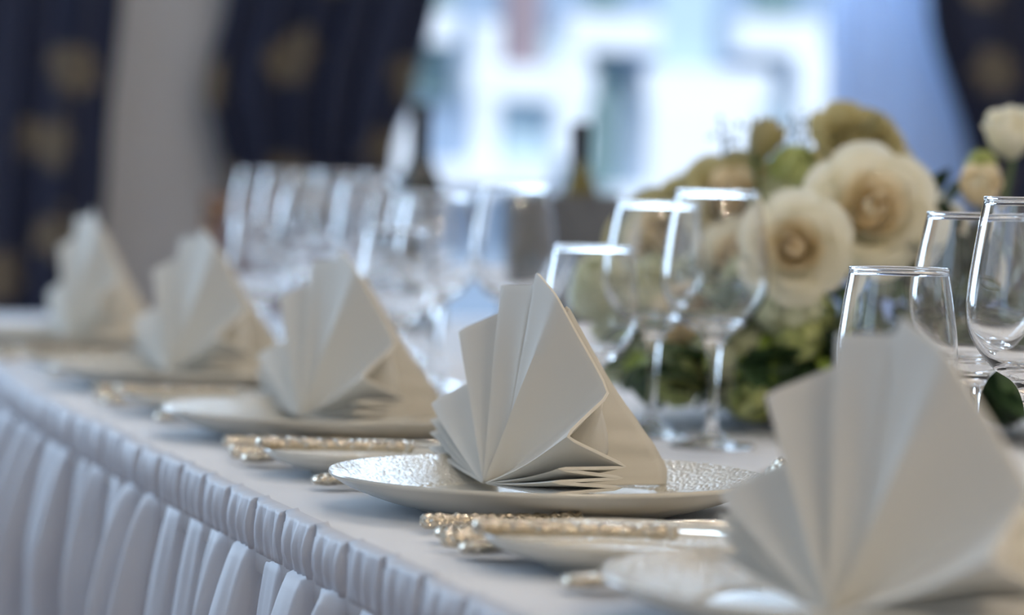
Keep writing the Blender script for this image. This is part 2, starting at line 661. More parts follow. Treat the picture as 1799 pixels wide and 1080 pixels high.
for j in range(nyy + 1):
    y = TY0 + (TY1 - TY0) * j / nyy
    q = (y - TY0) / SP
    for k in range(nz + 1):
        t = (k / nz) ** 1.6
        z = (ZT - .014) * (1 - t) + .015 * t
        d = ZT - .029 - z
        grow = max(0, min(1, d / .10))
        lean = .25 * math.sin(d * 3.1 + 1.3 * math.sin(q * .9)) * max(0, min(1, d / .2))
        qq = q + lean * .5
        i = int(qq)
        u = qq - i
        i = max(0, min(NP, i))
        # asymmetric pleat: broad rounded front, sharp recess
        prof = (math.sin(PI * u ** .62) ** .9 if 0 < u < 1 else 0) + .10 * math.sin(4 * PI * u + pk[i] * 3) * min(1, u * 6, (1 - u) * 6)
        amp = (.008 * min(1, max(0, d) / .004) + .031 * grow ** .7) * pa[i]
        out = .0012 - amp * prof + .003 * grow
        out -= .0022 * math.sin(2 * PI * (3.4 * u + pw[i] + d * 2)) * math.exp(-max(d, 0) / .06) * min(1, grow * 2)
        out -= .010 * grow * noise.noise(Vector((y * 3, z * 1.2, 1)))
        v.append((fx_edge(y) + out, y - 2.6, z - .02))
K = nz + 1
for j in range(nyy):
    for k in range(K - 1):
        a = j * K + k
        f.append((a, a + 1, a + K + 1, a + K))
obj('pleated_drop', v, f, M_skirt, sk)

# ------------------------------------------------------------------ plates
PLATE_Y = [1.36, 1.89, 2.44, 3.01, 3.67]
PX = .166


def make_plate(name, R, h, foot, label, cat, group):
    root = empty(name, (0, 0, 0), 0, label, cat, group)
    k = R / .139
    top = spline([(0, .0075), (foot * .95, .0078), (foot * 1.12, .0100), (R * .86, h * .70), (R * .985, h - .0008), (R, h)], 6)
    cut = [p for p in top if p.x <= foot * 1.05]
    n = len(cut)
    under = spline([(R, h), (R * 1.002, h - .0018), (R * .985, h - .004), (R * .90, h * .56), (foot * 1.18, .0045), (foot * 1.02, .0035)], 5)
    lathe('well', [tuple(p) for p in top[:n + 1]], M_china, root, 96)
    lathe('rim', [tuple(p) for p in top[n:]], M_china_rim, root, 96)
    lathe('underside', [tuple(p) for p in under] + [(foot, .0005), (foot * .97, 0), (foot * .94, .0005), (foot * .92, .0035), (0, .0035)], M_china, root, 96)
    return root


GP = 'dinner plates along the table'
pl0 = make_plate('dinner_plate', .139, .024, .084, '', 'plate', GP)
plabels = ['cream dinner plate at the lower right, partly out of the frame', 'cream dinner plate in sharp focus under the middle napkin',
           'blurred cream dinner plate just left of the sharp one', 'small blurred dinner plate under the second napkin from the left',
           'farthest blurred dinner plate at the left end of the table']
plates = []
for i, y in enumerate(PLATE_Y):
    if i == 0:
        pl0.location = (PX, y, TZ + .0005)
        pl0['label'] = plabels[0]
        o = pl0
    else:
        o = dup(pl0, (PX, y, TZ + .0005), .3 * i, plabels[i], GP)
    plates.append(o)
GB = 'bread plates beside the forks'
bp0 = make_plate('bread_plate', .075, .019, .042, '', 'plate', GB)
blabels = ['small bread plate under the butter knife at the lower right', 'small bread plate left of the sharp dinner plate, under a blurred knife',
           'blurred small bread plate before the second napkin from the left', 'blurred farthest small bread plate at the left']
BPY = [y + .235 for y in PLATE_Y[:4]]
for i, y in enumerate(BPY):
    if i == 0:
        bp0.location = (.112, y, TZ + .0005)
        bp0['label'] = blabels[0]
    else:
        dup(bp0, (.112, y, TZ + .0005), .3 * i, blabels[i], GB)


# ------------------------------------------------------------------ cutlery (built along +x from the handle end)
def relief(x, y):
    return .0007 * math.sin(x * 620) * math.cos(y * 700) + .0005 * math.sin(x * 1150 + 1)


def handle_secs(L, lift=.004, n=60):
    T = [(0, .0035, .0018), (.02, .0095, .0032), (.07, .0125, .0040), (.14, .0115, .0036), (.20, .0075, .0032), (.27, .0085, .0032), (.34, .0062, .0026),
         (.6, .0042, .0022), (.85, .0032, .0020), (1, .0030, .0020)]
    s = []
    for i in range(n + 1):
        t = i / n
        hw_, ht = interp(T, t)
        hw_ *= 1 + .06 * math.sin(t * 120) * (t < .4)
        zc = .0042 + lift * (1 - t) ** 3 * 0.4 + .006 * math.sin(PI * t) * .5
        s.append((t * L, hw_, ht, 0, zc))
    return s


def make_fork(label, group):
    r = empty('fork', (0, 0, 0), 0, label, 'fork', group)
    v, f = sweep(handle_secs(.135), relief=lambda x, y: relief(x, y) if x < .055 else 0)
    obj('handle', v, f, M_silver_orn, r)
    H = [(.134, .003, .0019, 0, .0042), (.142, .0045, .0016, 0, .003), (.150, .0105, .0014, 0, .0022), (.162, .0125, .0013, 0, .003), (.168, .0122, .0012, 0, .004)]
    v, f = sweep(H)
    obj('fork_head', v, f, M_silver, r)
    for k in range(4):
        yc = (k - 1.5) * .0062
        s = [(.166 + .038 * t, .0021 * (1 - .55 * t), .0011 * (1 - .4 * t), yc, .004 + .004 * t - .003 * t * t) for t in [i / 6 for i in range(7)]]
        v, f = sweep(s, ring=8)
        obj('tine', v, f, M_silver, r)
    return r


def make_spoon(label, group):
    r = empty('spoon', (0, 0, 0), 0, label, 'spoon', group)
    v, f = sweep(handle_secs(.135), relief=lambda x, y: relief(x, y) if x < .055 else 0)
    obj('handle', v, f, M_silver_orn, r)
    v, f = [], []
    n, mm = 14, 24
    for i in range(n + 1):
        rr_ = i / n
        for k in range(mm):
            a = 2 * PI * k / mm
            xx = .161 + .029 * rr_ * math.cos(a)
            yy = .019 * rr_ * math.sin(a) * (1 + .12 * math.cos(a))
            v.append((xx, yy, .0022 + .0075 * rr_ ** 2))
    for i in range(n):
        for k in range(mm):
            a, b = i * mm + k, i * mm + (k + 1) % mm
            f.append((a, b, b + mm, a + mm))
    bw = obj('spoon_bowl', v, f, M_silver, r)
    md = bw.modifiers.new('solid', 'SOLIDIFY')
    md.thickness = .0012
    md.offset = 1
    return r


def make_knife(label, group, name='table_knife', L=.10, blade=.115, butter=False):
    r = empty(name, (0, 0, 0), 0, label, 'knife', group)
    T = [(0, .004, .004), (.03, .0095, .0072), (.10, .0105, .008), (.16, .0082, .0066), (.22, .0092, .0070), (.5, .0088, .0066), (.86, .0080, .0062), (.90, .0096, .0078), (.95, .0075, .006),
         (.985, .0105, .0078), (1, .005, .004)]
    s = []
    for i in range(71):
        t = i / 70
        hw_, ht = interp(T, t)
        s.append((t * L, hw_ * .70, ht * .62, 0, .0066))
    v, f = sweep(s, ring=20, relief=relief)
    obj('handle', v, f, M_silver_orn, r)
    s = []
    for i in range(31):
        t = i / 30
        if butter:
            hw_ = interp([(0, .0035), (.12, .006), (.35, .0105), (.75, .0115), (.93, .0085), (1, .001)], t)[0]
            yc = interp([(0, 0), (.3, .002), (1, .004)], t)[0]
        else:
            hw_ = interp([(0, .004), (.1, .0095), (.7, .0100), (.92, .0065), (1, .001)], t)[0]
            yc = interp([(0, 0), (1, .004)], t)[0]
        s.append((L + blade * t - .002, hw_, .0010 * (1 - .6 * t), yc, .0066 - (.0045 * t if not butter else .0)))
    v, f = sweep(s, ring=12)
    obj('blade', v, f, M_silver, r)
    return r


place_words = ['of the nearest place', 'of the sharp place', 'of the place left of the sharp one', 'of the second place from the left', 'of the leftmost place']
GF = 'forks left of the dinner plates'
fk = make_fork('', GF)
fk2 = None
first = True
for i, y in enumerate(PLATE_Y):
    lab = ['silver fork with shell handle, lowest in the picture, beside the nearest plate', 'silver fork whose ornate handle end shows left of the sharp plate',
           'blurred silver fork left of the plate behind the sharp one', 'blurred silver fork beside the second plate from the left', 'blurred silver fork beside the leftmost plate'][i]
    loc = (.046, y + .137, TZ + .001)
    if first:
        fk.location = loc
        fk['label'] = lab
        first = False
    else:
        dup(fk, loc, 0, lab, GF)
GK = 'knives and spoons right of the dinner plates'
kn = make_knife('', GK)
sp = make_spoon('', GK)
used = set()
offs = [(-.122, .048, 'k'), (-.173, .042, 's'), (-.213, .034, 'k'), (-.246, .035, 's')]
dirs = {0: 'the nearest plate', 1: 'the sharp plate', 2: 'the plate left of the sharp one', 3: 'the second plate from the left', 4: 'the leftmost plate'}
pos_w = ['closest to', 'second from', 'third from', 'outermost from']
for i, y in enumerate(PLATE_Y):
    if i == 0: continue
    for q, (dy, x, kind) in enumerate(offs):
        base = kn if kind == 'k' else sp
        nm = 'knife' if kind == 'k' else 'spoon'
        lab = f'ornate silver {nm}, {pos_w[q]} {dirs[i]} on its near side'
        loc = (x, y + dy, TZ + .001)
        if kind not in used:
            base.location = loc
            base['label'] = lab
            used.add(kind)
        else:
            dup(base, loc, 0, lab, GK)
GBK = 'butter knives across the bread plates'
bk = make_knife('', GBK, 'butter_knife', L=.112, blade=.075, butter=True)
for i, y in enumerate(BPY):
    lab = ['ornate butter knife lying across the lower bread plate, in near focus', 'blurred butter knife on the bread plate left of the sharp dinner plate',
           'blurred butter knife on the bread plate before the second napkin from left', 'farthest blurred butter knife at the left'][i]
    loc = (.036, y + .028, TZ + .0145)
    a = R_(-22)
    if i == 0:
        bk.location = loc
        bk.rotation_euler = (0, 0, a)
        bk['label'] = lab
    else:
        dup(bk, loc, a, lab, GBK)
GD = 'dessert spoons above the plates'
ds = None
for i, y in enumerate(PLATE_Y):
    lab = ['dessert spoon above the nearest plate at the right frame edge', 'dessert spoon whose rounded handle end shows right of the sharp plate',
           'dessert spoon hidden beyond the third napkin', 'dessert spoon beyond the second napkin from the left', 'dessert spoon beyond the leftmost napkin'][i]
    o = dup(sp, (.364, y + .10, TZ + .0115), R_(-90), lab, GD)
    o.name = 'dessert_spoon'
    o.rotation_euler = (R_(62), R_(3), R_(-88))

# ------------------------------------------------------------------ napkins: standing fans
# fold lines: (tip, apex offset); ridges face the diner (-x)
FAN = [
    ((-.0014, .1300, .0150), 0), ((.050, .118, .0185), 1), ((-.0015, .1385, .0250), 0), ((.050, .116, .031), 1), ((-.001, .1385, .0340), 0), ((.048, .112, .040), 1),
    ((-.0003, .1367, .0445), 0), ((.040, .098, .072), 1),
    ((.0096, .1053, .0963), 0), ((.046, .070, .118), 1),
    ((.0242, .0544, .1300), 0), ((.0330, .0060, .1320), 1), ((.0330, .0000, .1405), 1),
    ((.0285, -.0575, .1262), 0), ((.0543, -.0930, .0675), 1),
    ((.0103, -.1350, .0444), 0), ((.0568, -.1219, .0242), 1),
    ((.0030, -.1360, .0250), 0), ((.0552, -.1217, .0175), 1),
    ((-.0010, -.1370, .0170), 0), ((.0552, -.1225, .0115), 1),
    ((.0000, -.1350, .0090), 0), ((.0540, -.1220, .0050), 1),
]


def napkin_fan(root, seed=0):
    rg = random.Random(seed)
    ZS = 1.045
    # rounded zig-zag of tips and of matching apex points
    keys = []
    for k, (tip, back) in enumerate(FAN):
        T = Vector(tip) + Vector((rg.uniform(-1, 1), rg.uniform(-1, 1), rg.uniform(-.4, .4))) * (.001 if seed else 0)
        A = Vector((.010 if back else 0.0, .004 * (1 if T.y > 0 else -1) * (1 if T.z < .05 else .4), .0035 if T.z < .05 else .005))
        keys.append((T, A, back))
    rows = []
    n = len(keys)
    SUB = 7
    for k in range(n - 1):
        T0, A0, _ = keys[k]
        T1, A1, _ = keys[k + 1]
        for s in range(SUB if k < n - 2 else SUB + 1):
            t = s / SUB
            rows.append((T0.lerp(T1, t), A0.lerp(A1, t), k + t))
    # soften folds
    for _ in range(2):
        new = [rows[0]]
        for i in range(1, len(rows) - 1):
            a, b, c = rows[i - 1], rows[i], rows[i + 1]
            fr = b[2] - int(b[2])
            kk = .22 if (fr < .2 or fr > .8) else .0
            new.append((b[0].lerp((a[0] + c[0]) / 2, kk), b[1], b[2]))
        new.append(rows[-1])
        rows = new
    NV = 22
    v, f = [], []
    for (T, A, q) in rows:
        fr = q - int(q)
        for j in range(NV + 1):
            t = j / NV
            p = A.lerp(T, t)
            sag = .0035 * math.sin(PI * fr) * math.sin(PI * t)
            wob = .0016 * noise.noise(Vector((p.y * 18, p.z * 18, seed * 3 + q * .25)))
            p = p + Vector((sag + wob * t, 0, 0))
            if abs(T.y) > .1 and T.z < .06:   # lowest pleats sag onto the plate
                p.z -= .003 * math.sin(PI * t) * (T.z / .045)
            p.z = max(p.z * ZS, .0012)
            v.append(p)
    K = NV + 1
    for i in range(len(rows) - 1):
        for j in range(NV):
            a = i * K + j
            f.append((a, a + 1, a + K + 1, a + K))
    o = obj('pleated_fan', v, f, M_napkin, root)
    md = o.modifiers.new('solid', 'SOLIDIFY')
    md.thickness = .0021
    md.offset = 0
    md = o.modifiers.new('bevel', 'BEVEL')
    md.width, md.segments, md.limit_method, md.angle_limit = .0008, 2, 'ANGLE', R_(50)
    # the standing flap that props the fan up from behind
    up = spline([(.038, -.050, .1200), (.0466, -.036, .1140), (.0825, -.0127, .0690), (.1105, -.004, .036), (.1249, -.002, .0160), (.1265, -.003, .0080), (.1255, -.0045, .0015)], 6)
    lo = spline([(.030, -.030, .110), (.027, -.020, .085), (.022, -.012, .055), (.018, -.004, .028), (.016, .001, .012), (.016, .002, .006), (.016, .003, .0015)], 6)
    v, f = [], []
    NU = 14
    for a, b in zip(lo, up):
        for j in range(NU + 1):
            t = j / NU
            p = a.lerp(b, t)
            p.y += -.004 * math.sin(PI * t) + .0016 * math.sin(p.z * 330 + t * 2) * math.exp(-((p.z - .03) / .018) ** 2) * t
            p.z = max(p.z * ZS, .0012)
            v.append(p)
    K = NU + 1
    for i in range(len(up) - 1):
        for j in range(NU):
            a = i * K + j
            f.append((a, a + 1, a + K + 1, a + K))
    o = obj('support_flap', v, f, M_napkin, root)
    md = o.modifiers.new('solid', 'SOLIDIFY')
    md.thickness = .0022
    md.offset = 0
    # inner corner of cloth hanging between the flap and the lower pleats
    v = [(.0543, -.0930, .0665), (.030, -.060, .045), (.052, -.070, .036), (.070, -.045, .044), (.060, -.050, .062), (.0440, -.0560, .020), (.075, -.035, .015)]
    f = [(0, 1, 2), (0, 2, 4), (4, 2, 3), (2, 1, 5), (3, 2, 5, 6)]
    o = obj('folded_corner', v, f, M_napkin, root)
    md = o.modifiers.new('sub', 'SUBSURF')
    md.levels = md.render_levels = 2
    md = o.modifiers.new('solid', 'SOLIDIFY')
    md.thickness = .0015
    return root


GN = 'fan folded napkins on the dinner plates'
nlabels = ['large blurred white fan napkin in the right foreground', 'white fan folded napkin in sharp focus at the centre',
           'blurred white fan napkin directly left of the sharp one', 'blurred white fan napkin second from the left', 'bluish blurred fan napkin farthest left']
npos = [(.116, 1.318), (.1376, 1.9323), (.149, 2.49), (.150, 3.05), (.158, 3.71)]
nrot = [2, 0, 3, 4, 3]
nseed = [0, 0, 0, 5, 9]
made = {}
for i in range(5):
    loc = (npos[i][0], npos[i][1], TZ + .0103)
    if nseed[i] in made:
        o = dup(made[nseed[i]], loc, R_(nrot[i]), nlabels[i], GN)
    else:
        o = empty('folded_napkin', loc, R_(nrot[i]), nlabels[i], 'napkin', GN)
        napkin_fan(o, nseed[i])
        made[nseed[i]] = o
    if i == 0: o.scale = (.98, .98, .955)
    if i == 4: o.scale = (.85, .85, 1.07)


# ------------------------------------------------------------------ stemware
def make_glass(name, h, rim, mx, zmx, zb, foot, label, cat, group):
    """h height, rim radius, mx widest radius at zmx, zb where the bowl meets the stem"""
    root = empty(name, (0, 0, 0), 0, label, cat, group)
    th = .0011
    bh = h - zb
    outer = spline([(rim, h), (rim + (mx - rim) * .55, h - (h - zmx) * .45), (mx, zmx), (mx * .93, zmx - (zmx - zb) * .38), (mx * .62, zb + (zmx - zb) * .28), (.0125, zb + .006), (.0062, zb - .006), (.0045, zb - .018)], 7)
    inner = spline([(rim - th, h), (rim + (mx - rim) * .55 - th, h - (h - zmx) * .45), (mx - th, zmx), (mx * .93 - th * 1.2, zmx - (zmx - zb) * .36), (mx * .62 - th * 1.6, zb + (zmx - zb) * .33), (.012, zb + .0170), (.0, zb + .0140)], 7)
    prof = [tuple(p) for p in inner][::-1]
    prof[0] = (0, prof[0][1])
    rb = .00105
    prof += [(rim - th * .5 + rb * math.cos(a_), h + rb * .6 + rb * math.sin(a_)) for a_ in [R_(210 - 30 * q_) for q_ in range(9)]]
    prof += [tuple(p) for p in outer]
    b = lathe('bowl', prof, M_glass, root, 72)
    st = spline([(.0045, zb - .018), (.0038, zb - .032), (.0036, zb * .45), (.0042, .022), (.0060, .014)], 6)
    lathe('stem', [tuple(p) for p in st], M_glass, root, 48)
    ft = spline([(.0060, .014), (.011, .0085), (foot * .6, .0045), (foot * .97, .0022), (foot, .0012)], 6)
    lathe('foot', [tuple(p) for p in ft] + [(foot * .985, .0003), (foot * .9, 0), (foot * .4, .0006), (0, .0012)], M_glass, root, 64)
    for c in root.children:
        fix_normals(c)
    return root


GG = 'stemware along the table'
gl = make_glass('wine_glass', .204, .0335, .0430, .140, .084, .034, '', 'glass', GG)
gm = make_glass('wine_glass', .193, .0325, .0420, .140, .082, .033, '', 'glass', GG)
gs = make_glass('water_goblet', .159, .0308, .0375, .108, .062, .031, '', 'glass', GG)
first = {}


def put(base, key, x, y, lab, scale=None, group=GG):
    loc = (x, y, TZ + .0008)
    if key not in first:
        first[key] = 1
        base.location = loc
        base['label'] = lab
        base['group'] = group
    else:
        dup(base, loc, random.uniform(0, 6), lab, group, scale)


put(gl, 'l', .4415, 1.762, 'tall wine glass cut off by the right frame edge')
put(gm, 'm', .4540, 1.874, 'sharp wine glass second from the right, behind the small goblet')
put(gs, 's', .3520, 1.770, 'sharp small goblet behind the right foreground napkin')
put(gl, 'l', .450, 2.334, 'large empty wine glass before the roses, its foot fully visible')
put(gm, 'm', .4390, 2.446, 'empty wine glass just left of the large one before the roses')
put(gs, 's', .3340, 2.300, 'small goblet with a bright rim, right behind the sharp napkin')
put(gl, 'l', .470, 2.935, 'blurred wine glass in front of the grey bottle cooler')
put(gm, 'm', .415, 3.015, 'blurred wine glass left of the one before the grey cooler')
put(gs, 's', .350, 2.93, 'blurred small goblet just left of the central napkin top')
put(gl, 'l', .470, 3.49, 'blurred tall wine glass above the napkin left of the centre, nearest of its cluster')
put(gm, 'm', .420, 3.575, 'blurred wine glass beside the tall one above the third napkin')
put(gs, 's', .340, 3.48, 'blurred small goblet left of the third napkin')
GFAR = 'far blurred wine glasses of the left cluster'
for (px, d, lb) in [(462, 4.25, 'far wine glass, leftmost of the blurred row before the left curtain'), (508, 4.0, 'far wine glass, second from the left in the blurred row'),
                    (552, 4.37, 'far wine glass in the middle of the blurred row, behind the third napkin top'), (600, 4.1, 'far wine glass, second from the right in the blurred row'),
                    (652, 4.22, 'far wine glass, rightmost of the blurred row, next to the dark bottle')]:
    r = raypt(px, 420, d)
    put(gl, 'l', r.x, r.y, lb, 1.06, GFAR)
for (px, d) in [(700, 3.7), (742, 3.5)]:
    r = raypt(px, 420, d)
    put(gm, 'm', r.x, r.y, 'blurred wine glass in front of the dark wine bottle' if px < 720 else 'blurred wine glass just right of the dark wine bottle', 1.0)

# ------------------------------------------------------------------ bottles and cooler
p = raypt(735, 400, 4.4)
wb = empty('wine_bottle', (p.x, p.y, TZ + .001), 0, 'dark red wine bottle with a pale label behind the glasses', 'bottle')
prof = [(0, .004), (.030, .0), (.037, .004), (.0375, .03), (.0375, .175), (.036, .195), (.028, .215), (.0175, .236), (.0145, .252), (.0142, .300)]
lathe('bottle_glass', [tuple(q) for q in spline(prof, 4)], M_bottle, wb, 48)
lathe('foil_capsule', [(.0146, .245), (.0149, .30), (.0162, .302), (.0162, .309), (.0150, .311), (.0146, .3155), (0, .3158)], M_foil, wb, 32)
lathe('label', [(.0377, .060), (.0380, .0605), (.0380, .150), (.0377, .1505)], M_label, wb, 48)
for z, hh_ in ((.128, .007), (.108, .003), (.098, .003), (.088, .003)):
    lathe('printed_line', [(.0382, z), (.0383, z), (.0383, z + hh_), (.0382, z + hh_)], M_ink, wb, 32)

p = raypt(985, 400, 3.85)
cb = empty('wine_cooler', (p.x, p.y, TZ + .001), R_(-12), 'dark grey square wine cooler holding a bottle before the window', 'wine cooler')
S, t_, H_ = .066, .006, .196
for nm, a, b in (('side_wall', (-S, -S, .008), (-S + t_, S, H_)), ('side_wall', (S - t_, -S, .008), (S, S, H_)), ('front_wall', (-S + t_, -S, .008), (S - t_, -S + t_, H_)),
                 ('back_wall', (-S + t_, S - t_, .008), (S - t_, S, H_)), ('base', (-S, -S, 0), (S, S, .008))):
    box(nm, a, b, M_slate, cb, .0015)
p2 = raypt(1016, 400, 3.85)
gb = empty('white_wine_bottle', (p2.x, p2.y, TZ + .0105), 0, 'olive wine bottle with dark neck foil standing in the grey cooler', 'bottle')
prof = [(0, .004), (.026, .0), (.034, .004), (.0345, .03), (.0345, .130), (.034, .150), (.028, .178), (.018, .200), (.0125, .218), (.0115, .235)]
lathe('bottle_glass', [tuple(q) for q in spline(prof, 4)], M_bottle_g, gb, 40)
lathe('neck_foil', [(.0120, .226), (.0122, .258), (.0134, .260), (.0134, .266), (.0124, .268), (.0120, .274), (0, .2745)], M_foil, gb, 28)
lathe('shoulder_label', [(.0352, .120), (.0354, .121), (.0354, .135), (.0352, .136)], M_cork, gb, 40)

p = raypt(214, 572, 4.2)
sh = empty('glint_shaker', (p.x, p.y, TZ + .001), 0, 'tiny silver shaker added for the bright spot between the two leftmost napkins', 'shaker')  # invented object standing in for a small bright highlight
lathe('glint_body', [tuple(q) for q in spline([(0, .0), (.013, .0), (.016, .004), (.019, .016), (.016, .030), (.012, .036)], 5)], M_silver, sh, 32)
lathe('glint_cap', [tuple(q) for q in spline([(.0125, .0355), (.013, .040), (.009, .048), (0, .050)], 5)], M_silver, sh, 32)

# ------------------------------------------------------------------ flower arrangement
FC = Vector((.66, 2.60, TZ + .001))
fa = empty('flower_arrangement', FC, 0, 'low arrangement of ivory roses, green florets and dark leaves right of centre', 'flowers')


def petal_mesh(Rk, H, span, curl, material, open_=.0, n=9, seed=0):
    """a petal wrapped round +z at radius Rk"""
    rg = random.Random(seed)
    o_ = rg.uniform(0, 10)
    v, f = [], []
    for j in range(n + 1):
        t = j / n
        rho = Rk * math.sin(min(1, t * 1.15 + .12) * PI / 2) ** .8
        rho += curl * max(0, t - .62) ** 2 * 6 * Rk + open_ * t * Rk
        z = H * (t - curl * max(0, t - .72) ** 2 * 5)
        wd = span * (.35 + .65 * math.sin(min(1, t * 1.35) * PI / 2)) * (1 if t < .75 else math.cos((t - .75) * 2.6))
        for i in range(n + 1):
            u = (i / n) * 2 - 1
            a = u * wd
            edge = abs(u) ** 2.5
            rr_ = rho * (1 - .10 * edge) + .0012 * noise.noise(Vector((u * 2, t * 3, o_)))
            zz = z - H * .16 * edge * t + .0015 * noise.noise(Vector((u * 2.5, t * 2, o_ + 4))) * t
            v.append((rr_ * math.cos(a), rr_ * math.sin(a), zz))
    K = n + 1
    for j in range(n):
        for i in range(n):
            a = j * K + i
            f.append((a, a + 1, a + K + 1, a + K))
    me = bpy.data.meshes.new('petal')
    me.from_pydata(v, [], f)
    me.materials.append(material)
    me.polygons.foreach_set('use_smooth', [True] * len(me.polygons))
    return me


def rose_layers(R, mi, mo, openness):
    L = []
    #        rho   height span  curl  open
    spec = [(.05, .78, 1.9, -1.2, 0, 3, mi), (.13, .78, 1.5, -.9, -.02, 3, mi), (.22, .77, 1.2, -.45, .02, 4, mi), (.32, .74, 1.0, .05, .06, 4, mi), (.43, .72, .85, .16, .10, 5, mi if openness > .6 else mo),
            (.56, .64, .75, .26, .14, 5, mo), (.66, .52, .70, .34, .18, 6, mo), (.74, .38, .64, .36, .24, 6, mo)]
    if openness < .4: spec = [(.26, .95, 1.5, -.8, 0, 3, mi), (.42, 1.1, 1.2, -.4, 0, 3, mi), (.60, 1.15, 1.0, -.1, 0, 4, mo), (.74, 1.1, .8, .1, .05, 5, mo)]
    for k, (rk, h_, sp_, cu, op, cnt, mm) in enumerate(spec):
        L.append((petal_mesh(R * rk, R * 1.25 * h_, sp_, cu, mm, open_=op, seed=k), cnt))
    return L


def rose(px, py, d, diam_px, look, mi=M_pet_in, mo=M_pet_out, openness=1.0, label=None, squash=1.0):
    c = raypt(px, py, d)
    R = diam_px / 2 / 5500 * d * 1.22
    root = bpy.data.objects.new('rose', None)
    COL.objects.link(root)
    root.parent = fa
    z = Vector(look).normalized()
    q = z.to_track_quat('Z', 'Y')
    root.rotation_euler = q.to_euler()
    root.location = c - z * (R * .55) - FC
    root.scale = (1, 1, squash)
    if label: root['label'] = label
    ph = random.uniform(0, 6)
    for k, (me, cnt) in enumerate(rose_layers(R, mi, mo, openness)):
        for i in range(cnt):
            o = bpy.data.objects.new('petal', me)
            COL.objects.link(o)
            o.parent = root
            o.rotation_euler = (random.uniform(-.06, .06), random.uniform(-.06, .06), ph + k * .9 + 2 * PI * i / cnt)
    # calyx
    lathe('calyx', [(0, -.004), (R * .16, -.002), (R * .30, R * .12), (R * .34, R * .24)], M_stem, root, 16)
    return root


TOCAM = -F
rose(1532, 366, 2.64, 186, (-.25, -.95, .30), label='largest open ivory rose with a peach centre')
rose(1396, 434, 2.60, 152, (-.45, -.9, .12), label='ivory rose below and left of the largest one')
rose(1518, 246, 2.80, 150, (.1, -.75, .65), M_pet_backlit, M_pet_backlit, .8, 'rose with back-lit olive colouring at the top')
rose(1290, 345, 2.80, 150, (-.3, -.8, .45), M_pet_in, M_pet_backlit, .9, 'shaded rose seen through the large wine glass')
rose(1215, 350, 2.86, 130, (-.5, -.5, .7), M_pet_backlit, M_pet_backlit, .9, 'rose with back-lit olive colouring at the upper left shoulder')
rose(1336, 262, 2.80, 66, (.35, -.1, .95), M_pet_backlit, M_pet_backlit, .25, 'olive rosebud leaning right against the window', 1.3)
rose(1148, 420, 2.85, 150, (-.7, -.7, .3), M_pet_in, M_pet_backlit, .9, 'pale rose at the left side of the arrangement')
rose(1215, 590, 2.70, 120, (-.5, -.85, .1), M_pet_in, M_pet_in, .8, 'peach rose low behind the glass stems')
rose(1775, 250, 2.72, 92, (-.3, -.4, .85), M_pet_out, M_pet_out, .3, 'ivory rosebud at the upper right corner', 1.05)
rose(1720, 340, 2.68, 80, (-.3, -.7, .6), M_pet_out, M_pet_in, .35, 'small half open rosebud below the upper right bud')
rose(1655, 400, 2.80, 95, (.2, -.9, .2), label='pale rose seen through the right wine glasses')
rose(1715, 470, 2.75, 110, (.2, -.95, .1), label='lower pale rose seen through the right wine glasses')
rose(1425, 320, 2.84, 95, (-.1, -.6, .75), M_pet_in, M_pet_backlit, .8, 'small shaded rose between the two top blooms')
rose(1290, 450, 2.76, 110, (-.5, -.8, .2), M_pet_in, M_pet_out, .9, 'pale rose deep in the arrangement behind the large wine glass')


def cluster(px, py, d, rad_px, n, fr, material, label, name='floret_cluster', flat=1.0):
    c = raypt(px, py, d)
    R = rad_px / 5500 * d
    v, f = [], []
    rg = random.Random(px)
    for i in range(n):
        dv = Vector((rg.gauss(0, 1), rg.gauss(0, 1), rg.gauss(0, 1) * flat)).normalized()
        p0 = dv * R * rg.uniform(.72, 1.0)
        q = dv.to_track_quat('Z', 'Y')
        a0 = rg.uniform(0, 6)
        for k in range(5):
            a = a0 + 2 * PI * k / 5
            e1 = Vector((math.cos(a), math.sin(a), .25))
            s = Vector((-math.sin(a), math.cos(a), 0))
            pts = [Vector((0, 0, 0)), e1 * fr * .55 + s * fr * .38, e1 * fr + Vector((0, 0, fr * .15)), e1 * fr * .55 - s * fr * .38]
            b = len(v)
            v += [p0 + q @ p for p in pts]
            f.append((b, b + 1, b + 2, b + 3))
    o = obj(name, v, f, material, fa)
    o.location = c - FC
    o['label'] = label
    o['kind'] = 'stuff'
    return o


cluster(1060, 512, 2.80, 66, 260, .010, M_flo, 'pale green hydrangea florets behind the small goblet')
cluster(1085, 625, 2.80, 45, 140, .010, M_flo, 'low pale florets right of the sharp napkin')
cluster(1150, 640, 2.76, 40, 110, .010, M_flo, 'low pale florets left of the lime tuft')
cluster(1125, 570, 2.78, 55, 180, .010, M_flo, 'pale florets left of the glass stems')
cluster(1290, 640, 2.68, 76, 330, .010, M_flo, 'pale hydrangea florets behind the large glass stem')
cluster(1385, 530, 2.64, 56, 200, .010, M_flo, 'green white stock florets below the ivory rose')
cluster(1400, 590, 2.64, 40, 110, .008, M_flo2, 'lime florets below the stock')
cluster(1440, 550, 2.66, 28, 70, .007, M_flo2, 'small lime floret tuft at the right of the stock')
cluster(1190, 665, 2.66, 42, 90, .010, M_flo2, 'lime green florets low between the stems')
cluster(1395, 300, 2.80, 42, 110, .009, M_flo2, 'pale green florets between the top roses')
cluster(1370, 350, 2.80, 40, 110, .010, M_flo, 'pale florets above the ivory rose')
cluster(1330, 500, 2.72, 55, 180, .010, M_flo, 'pale florets seen through the large wine glass')
cluster(1320, 705, 2.64, 32, 60, .009, M_flo2, 'lime florets near the tablecloth')
cluster(1724, 290, 2.70, 18, 40, .009, M_flo2, 'green bud between the two upper right rosebuds')
